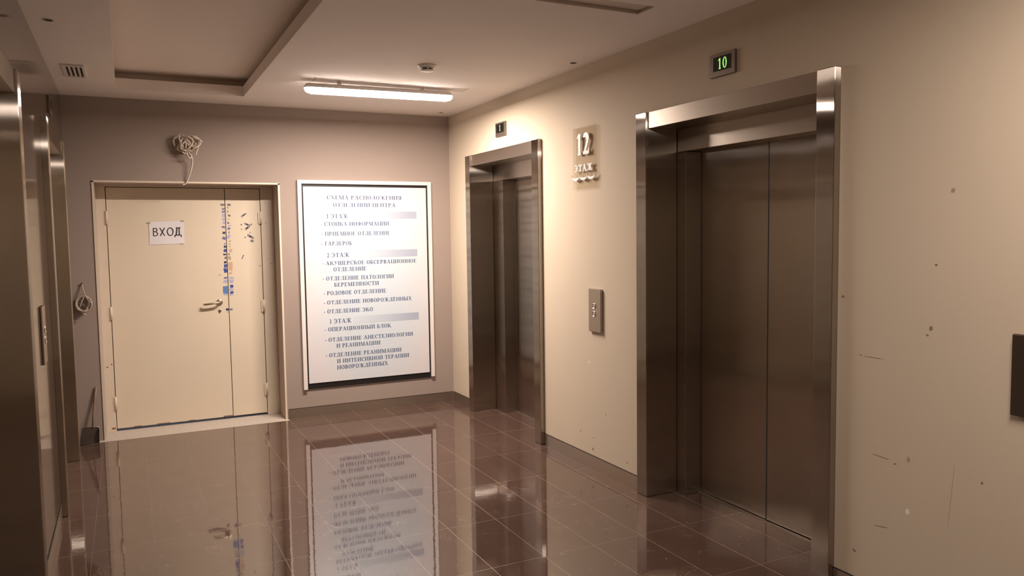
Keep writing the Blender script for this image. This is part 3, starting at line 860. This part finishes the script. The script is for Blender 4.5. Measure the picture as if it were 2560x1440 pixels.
call_panel(0, 1, -5.410, -5.262, .933, 1.219, 'dark call panel alone on the scuffed stretch of cream wall', steel('plate_dark_reflection', (.15, .115, .09), .5, .2))  # same kind of panel; its dark reflection is put into the plate colour
call_panel(XL, -1, -2.41, -2.262, .970, 1.262, 'slim call panel seen edge-on on the glossy brown wall', M_PLATE, .011)

# ------------------------------------------------------------------ floor-number sign
sg = thing('floor_number_sign', (0, -2.4455, 1.891), 'clear plate with raised white 12 and a white wave on the cream wall', 'sign')
mb = MB(); mb.box(-.016, -.010, -2.592, -2.299, 1.889, 2.296); pl = mb.build('plate', M_ACRYL, sg)
mb = MB()
for y in (-2.382, -2.482):
    for z in (2.125,): mb.lathe([(.006, -.0098), (.006, -.0004)], 'x', (0, y, z), 12)
mb.build('spacer', M_ALU, sg)
PS = lambda u, v, w: (-.0165 - w, u, v)
mb = MB(); put_text(mb, '1', -2.352, -2.412, 2.113, .140, PS, thick=.004, T=.27, t=.08); mb.build('raised_digit', M_LETTER, pl)
mb = MB(); put_text(mb, '2', -2.430, -2.520, 2.113, .142, PS, thick=.004, T=.26, t=.09); mb.build('raised_digit', M_LETTER, pl)
mb = MB(); put_text(mb, 'ЭТАЖ', -2.324, -2.550, 2.003, .046, PS, thick=.004, T=.26, t=.11); mb.build('raised_word', M_LETTER, pl)
mb = MB()
for k in range(3):
    c = -2.341 - k * .097
    rx, ry, zc = .052, .042, 1.985
    n = 20
    for i in range(n):
        q = []
        for a, inn in ((i, 0), (i + 1, 0), (i + 1, 1), (i, 1)):
            an = PI + PI * a / n
            thk = .018 * math.sin(PI * a / n) + .001
            q.append((c - rx * math.cos(an), zc + (ry if not inn else ry - thk) * math.sin(an)))
        mb.prism([PS(u, v, 0) for u, v in q], (-.006 - .00006 * (i % 2) - .00015 * k, 0, 0))
mb.build('wave_ornament', M_LETTER, pl)

# ------------------------------------------------------------------ strip lamps
def lamp(yy, state, label, group='strip lamps in the ceiling'):
    a, b = yy
    r = thing('ceiling_lamp', ((LX0 + LX1) / 2, (a + b) / 2, ZC), label, 'ceiling lamp', group)
    zt = ZC + .001 if state != 'off' else ZC + .016
    mb = MB()
    mb.box(LX0 + .001, LX1 - .001, a + .001, b - .001, ZC + .060, ZC + .075)
    for q in ((LX0 + .001, LX0 + .004, a + .001, b - .001), (LX1 - .004, LX1 - .001, a + .001, b - .001), (LX0 + .004, LX1 - .004, a + .001, a + .004), (LX0 + .004, LX1 - .004, b - .004, b - .001)):
        mb.box(*q, ZC + .002, ZC + .060)
    mb.build('tray', M_LAMPOFF, r)
    mb = MB(); mb.box(LX0 + .008, LX1 - .008, a + .007, b - .007, zt, zt + .012)
    mb.build('cover_panel', M_LAMPPANEL if state != 'off' else M_LAMPOFF, r)
    if state == 'off': return r
    mt = M_TUBE if state == 'on' else M_TUBE2
    mg = M_GLOW if state == 'on' else M_GLOW2
    yc = (a + b) / 2 + .035
    pa, pb = Vector((-1.565, yc, 2.642)), Vector((-.512, yc, 2.652))
    ax = (pb - pa).normalized(); L = (pb - pa).length
    e1 = Vector((0, 1, 0)); e2 = ax.cross(e1)
    R = .036
    prof = [(-R * math.cos(t), R * math.sin(t)) for t in [k * PI / 2 / 7 for k in range(8)]]
    prof = [(x, max(q, .0015)) for x, q in prof] + [(L * k / 8, R) for k in range(1, 8)] + [(L + R * math.sin(t), max(R * math.cos(t), .0015)) for t in [k * PI / 2 / 7 for k in range(8)]]
    seg = 28
    def half(lo, hi, name, mat):
        m = MB(); rings = []
        k = 20
        for x, q in prof:
            rings.append([m.bm.verts.new(pa + ax * x + (e1 * math.cos(lo + (hi - lo) * i / k) + e2 * math.sin(lo + (hi - lo) * i / k)) * q) for i in range(k + 1)])
        for g, h in zip(rings, rings[1:]):
            for i in range(k):
                f = m.bm.faces.new((g[i], g[i + 1], h[i + 1], h[i])); f.smooth = True
        return m.build(name, mat, r)
    up = 1 if e2.z > 0 else -1
    th = math.radians(OPEN)
    if up > 0: half(PI - th, 2 * PI + th, 'diffuser', mg); half(th, PI - th, 'housing', M_HOUSING)
    else: half(-th, PI + th, 'diffuser', mg); half(PI + th, 2 * PI - th, 'housing', M_HOUSING)
    m = MB()       # flat lens along the underside: most of the light leaves through it, downwards
    dn = Vector((0, 0, -R - .0008)); wv = Vector((0, .020, 0))
    pe = ax * .012
    q = [pa + pe + dn - wv, pb - pe + dn - wv, pb - pe + dn + wv, pa + pe + dn + wv]
    m.poly(q, 0)
    m.prism([p + Vector((0, 0, .0004)) for p in q], (0, 0, .003), 1)
    m.build('lens', [mt, M_HOUSING], r)
    for x in (-1.35, -.72):
        m = MB(); m.box(x - .012, x + .012, yc - .012, yc + .012, 2.664, ZC + .003); m.build('bracket', M_HOUSING, r)
    return r
OPEN = 5
lamp(LAMPS[0], 'on', 'glowing white strip lamp on the ceiling in front of the directory board')
lamp(LAMPS[1], 'off', 'unlit recessed strip lamp in the ceiling near the wide lift')
lamp(LAMPS[2], 'rear', 'glowing strip lamp on the ceiling past the unlit one, over the dark call panel')

# ------------------------------------------------------------------ smoke detector
sd = thing('smoke_detector', (-.96, -2.03, ZC), 'white round smoke detector on the ceiling between the strip lamps', 'smoke detector')
o = (-.96, -2.03, ZC)
mb = MB(); mb.lathe([(.062, -.0005), (.062, -.006), (.056, -.012), (.050, -.014)], 'z', o, 36); mb.build('base', M_WHITE, sd)
mb = MB(); mb.lathe([(.050, -.0142), (.047, -.021), (.040, -.022)], 'z', o, 36); mb.build('body', M_WHITE, sd)
mb = MB(); mb.lathe([(.034, -.0221), (.034, -.030)], 'z', o, 30); mb.build('sensor_chamber', M_GAP, sd)
mb = MB()
for k in range(6):
    a = k * PI / 3 + .3
    c, s = math.cos(a), math.sin(a)
    mb.box(o[0] + c * .038 - .004, o[0] + c * .038 + .004, o[1] + s * .038 - .004, o[1] + s * .038 + .004, ZC - .031, ZC - .0215)
mb.lathe([(.044, -.0305), (.042, -.037), (.030, -.040), (.004, -.041)], 'z', o, 36)
mb.build('cage', M_WHITE, sd)

# ------------------------------------------------------------------ small ceiling fittings
for (x, y, r_, lab) in ((-.108, -2.465, .024, 'small dark round ceiling fitting close to the cream wall above the 12 sign'), (-.161, -.229, .021, 'small dark round ceiling fitting in the corner over the directory board'), (-3.075, -2.298, .026, 'small dark round ceiling fitting near the slotted air vent')):
    r = thing('ceiling_fitting', (x, y, ZC), lab, 'ceiling fitting', 'small round fittings in the ceiling')
    mb = MB(); mb.lathe([(r_, -.0005), (r_, -.003), (r_ * .84, -.0035), (r_ * .82, -.001)], 'z', (x, y, ZC), 24, capped=False); mb.build('rim', M_LAMPOFF, r)
    mb = MB(); mb.lathe([(r_ * .83, -.0012), (.001, -.0010)], 'z', (x, y, ZC), 24); mb.build('socket', M_GAP, r)

# ------------------------------------------------------------------ air vent
v = thing('ceiling_vent', (-3.03, -1.0, ZC), 'small slotted air vent in the ceiling beside the raised coffer', 'vent')
mb = MB()
mb.slab([-3.092, -2.966], [-1.205, -.795], [(-3.069 + .026 * k, -3.056 + .026 * k, -1.165, -.835) for k in range(4)], lambda u, q, w: (u, q, ZC - .0005 - w), .009)
mb.build('grille', M_LAMPPANEL, v)
mb = MB(); mb.box(-3.072, -2.972, -1.17, -.83, ZC - .0025, ZC - .0008); mb.build('duct_opening', M_GAP, v)

# ------------------------------------------------------------------ cable tangle above the door
def spline(pts, n=8):
    pts = [Vector(p) for p in pts]; out = []
    for i in range(len(pts) - 1):
        p0, p1, p2, p3 = pts[max(i - 1, 0)], pts[i], pts[i + 1], pts[min(i + 2, len(pts) - 1)]
        for k in range(n):
            t = k / n
            out.append(0.5 * ((2 * p1) + (-p0 + p2) * t + (2 * p0 - 5 * p1 + 4 * p2 - p3) * t * t + (-p0 + 3 * p1 - 3 * p2 + p3) * t ** 3))
    return out + [pts[-1]]
ct = thing('cable_bundle', (-2.29, 0, 2.34), 'tangled bundle of dusty white cable hanging above the white double door', 'cable')
mb = MB(); rc = random.Random(11)
for k in range(11):
    c = Vector((-2.290 + rc.uniform(-.024, .030), -.040 - .006 * k, 2.348 + rc.uniform(-.026, .018)))
    R1, R2 = rc.uniform(.038, .076), rc.uniform(.030, .068)
    tilt = rc.uniform(-.9, .9); ph = rc.uniform(0, 6.28); w3, w2 = rc.uniform(.06, .22), rc.uniform(-.15, .15)
    loop = []
    for i in range(36):
        a = 2 * PI * i / 36
        rr = 1 + w3 * math.sin(3 * a + ph) + w2 * math.cos(2 * a)
        u, w = R1 * rr * math.cos(a), R2 * rr * math.sin(a)
        x = u * math.cos(ph) - w * math.sin(ph); z = u * math.sin(ph) + w * math.cos(ph)
        loop.append(c + Vector((x, min(.03, tilt * x * .35 + .012 * math.sin(3 * a + ph)), z)))
    mb.tube(loop, .0062, 8, closed=True)
mb.build('coil', M_CABLE, ct)
ends = [[(-2.30, -.004, 2.35), (-2.33, -.05, 2.40), (-2.375, -.06, 2.405), (-2.395, -.05, 2.38), (-2.388, -.05, 2.335)],
    [(-2.28, -.004, 2.36), (-2.26, -.06, 2.415), (-2.22, -.08, 2.385), (-2.19, -.07, 2.378), (-2.180, -.06, 2.384)],
    [(-2.31, -.06, 2.31), (-2.36, -.07, 2.335), (-2.365, -.065, 2.305), (-2.34, -.06, 2.295)],
    [(-2.24, -.08, 2.36), (-2.215, -.085, 2.34), (-2.225, -.08, 2.30), (-2.235, -.075, 2.268)],
    [(-2.33, -.07, 2.32), (-2.335, -.08, 2.29), (-2.315, -.08, 2.275), (-2.30, -.075, 2.30)],
    [(-2.30, -.065, 2.33), (-2.30, -.085, 2.27), (-2.285, -.09, 2.238), (-2.268, -.085, 2.255), (-2.285, -.08, 2.285), (-2.27, -.07, 2.31)]]
for e_ in ends:
    mb = MB(); mb.tube(spline(e_), .0055, 8); mb.build('loose_end', M_CABLE, ct)
mb = MB(); mb.tube(spline([(-2.285, -.08, 2.28), (-2.264, -.075, 2.24), (-2.263, -.055, 2.195), (-2.275, -.045, 2.14), (-2.293, -.03, 2.085), (-2.312, -.014, 2.045), (-2.325, -.010, 2.033), (-2.338, -.012, 2.030)]), .006, 8)
mb.build('hanging_tail', M_CABLE, ct)

# ------------------------------------------------------------------ cord coil left of the door
rp = thing('cord_coil', (-3.086, 0, 1.09), 'small coil of grey cord hanging on the wall above the dust scoop', 'cord')
mb = MB()
for k in range(5):
    c = Vector((-3.087, -.022 - .008 * k, 1.098))
    loop = [c + Vector(((.050 + .004 * math.sin(k * 2.1)) * math.cos(a), .006 * math.sin(2 * a + k), (.056 + .005 * math.cos(k * 1.7)) * math.sin(a))) for a in [2 * PI * i / 28 for i in range(28)]]
    mb.tube(loop, .0058, 8, closed=True)
mb.build('coil', M_ROPE, rp)
mb = MB(); mb.tube(spline([(-3.094, -.006, 1.254), (-3.090, -.02, 1.225), (-3.079, -.05, 1.172), (-3.098, -.066, 1.12), (-3.115, -.066, 1.075)]), .004, 8)
mb.tube(spline([(-3.094, -.006, 1.254), (-3.092, -.022, 1.22), (-3.074, -.055, 1.165), (-3.05, -.066, 1.12), (-3.036, -.055, 1.10)]), .004, 8)
mb.build('hanging_loop', M_ROPE, rp)
mb = MB(); mb.tube(spline([(-3.125, -.06, 1.055), (-3.09, -.07, 1.042), (-3.068, -.066, 1.052), (-3.064, -.064, 1.075)]), .006, 8)
mb.tube(spline([(-3.11, -.05, 1.035), (-3.09, -.055, 1.022), (-3.078, -.05, 1.012)]), .007, 8)
mb.build('loose_end', M_ROPE, rp)
mb = MB(); mb.lathe([(.004, -.0005), (.004, -.018), (.006, -.019)], 'y', (-3.094, 0, 1.256), 10); mb.build('nail', M_DARKMETAL, rp)

# ------------------------------------------------------------------ dust scoop in the corner
sc = thing('dust_scoop', (-3.09, -.05, 0), 'small dark metal dust scoop with thin handle leaning in the corner beside the door frame', 'scoop')
mb = MB()
bl = [(-3.160, -.085, .004), (-3.032, -.085, .004), (-3.026, -.050, .124), (-3.138, -.050, .130)]
mb.prism(bl, (0, .003, 0))
mb.prism([(-3.160, -.085, .004), (-3.138, -.050, .130), (-3.140, -.095, .118), (-3.164, -.125, .004)], (.002, 0, 0))
mb.prism([(-3.032, -.085, .004), (-3.026, -.050, .124), (-3.024, -.092, .112), (-3.026, -.122, .004)], (-.002, 0, 0))
mb.build('pan', M_DARKMETAL, sc)
mb = MB(); mb.tube([(-3.160, -.086, .006), (-3.140, -.052, .131), (-3.026, -.052, .125), (-3.032, -.086, .006)], .003, 8); mb.build('rolled_rim', M_ALU, sc)
mb = MB(); mb.tube([(-3.072, -.050, .115), (-3.062, -.036, .22), (-3.048, -.020, .33), (-3.034, -.010, .436)], .0085, 10, taper=[.7, 1, 1, .9]); mb.build('handle', M_WOOD, sc)
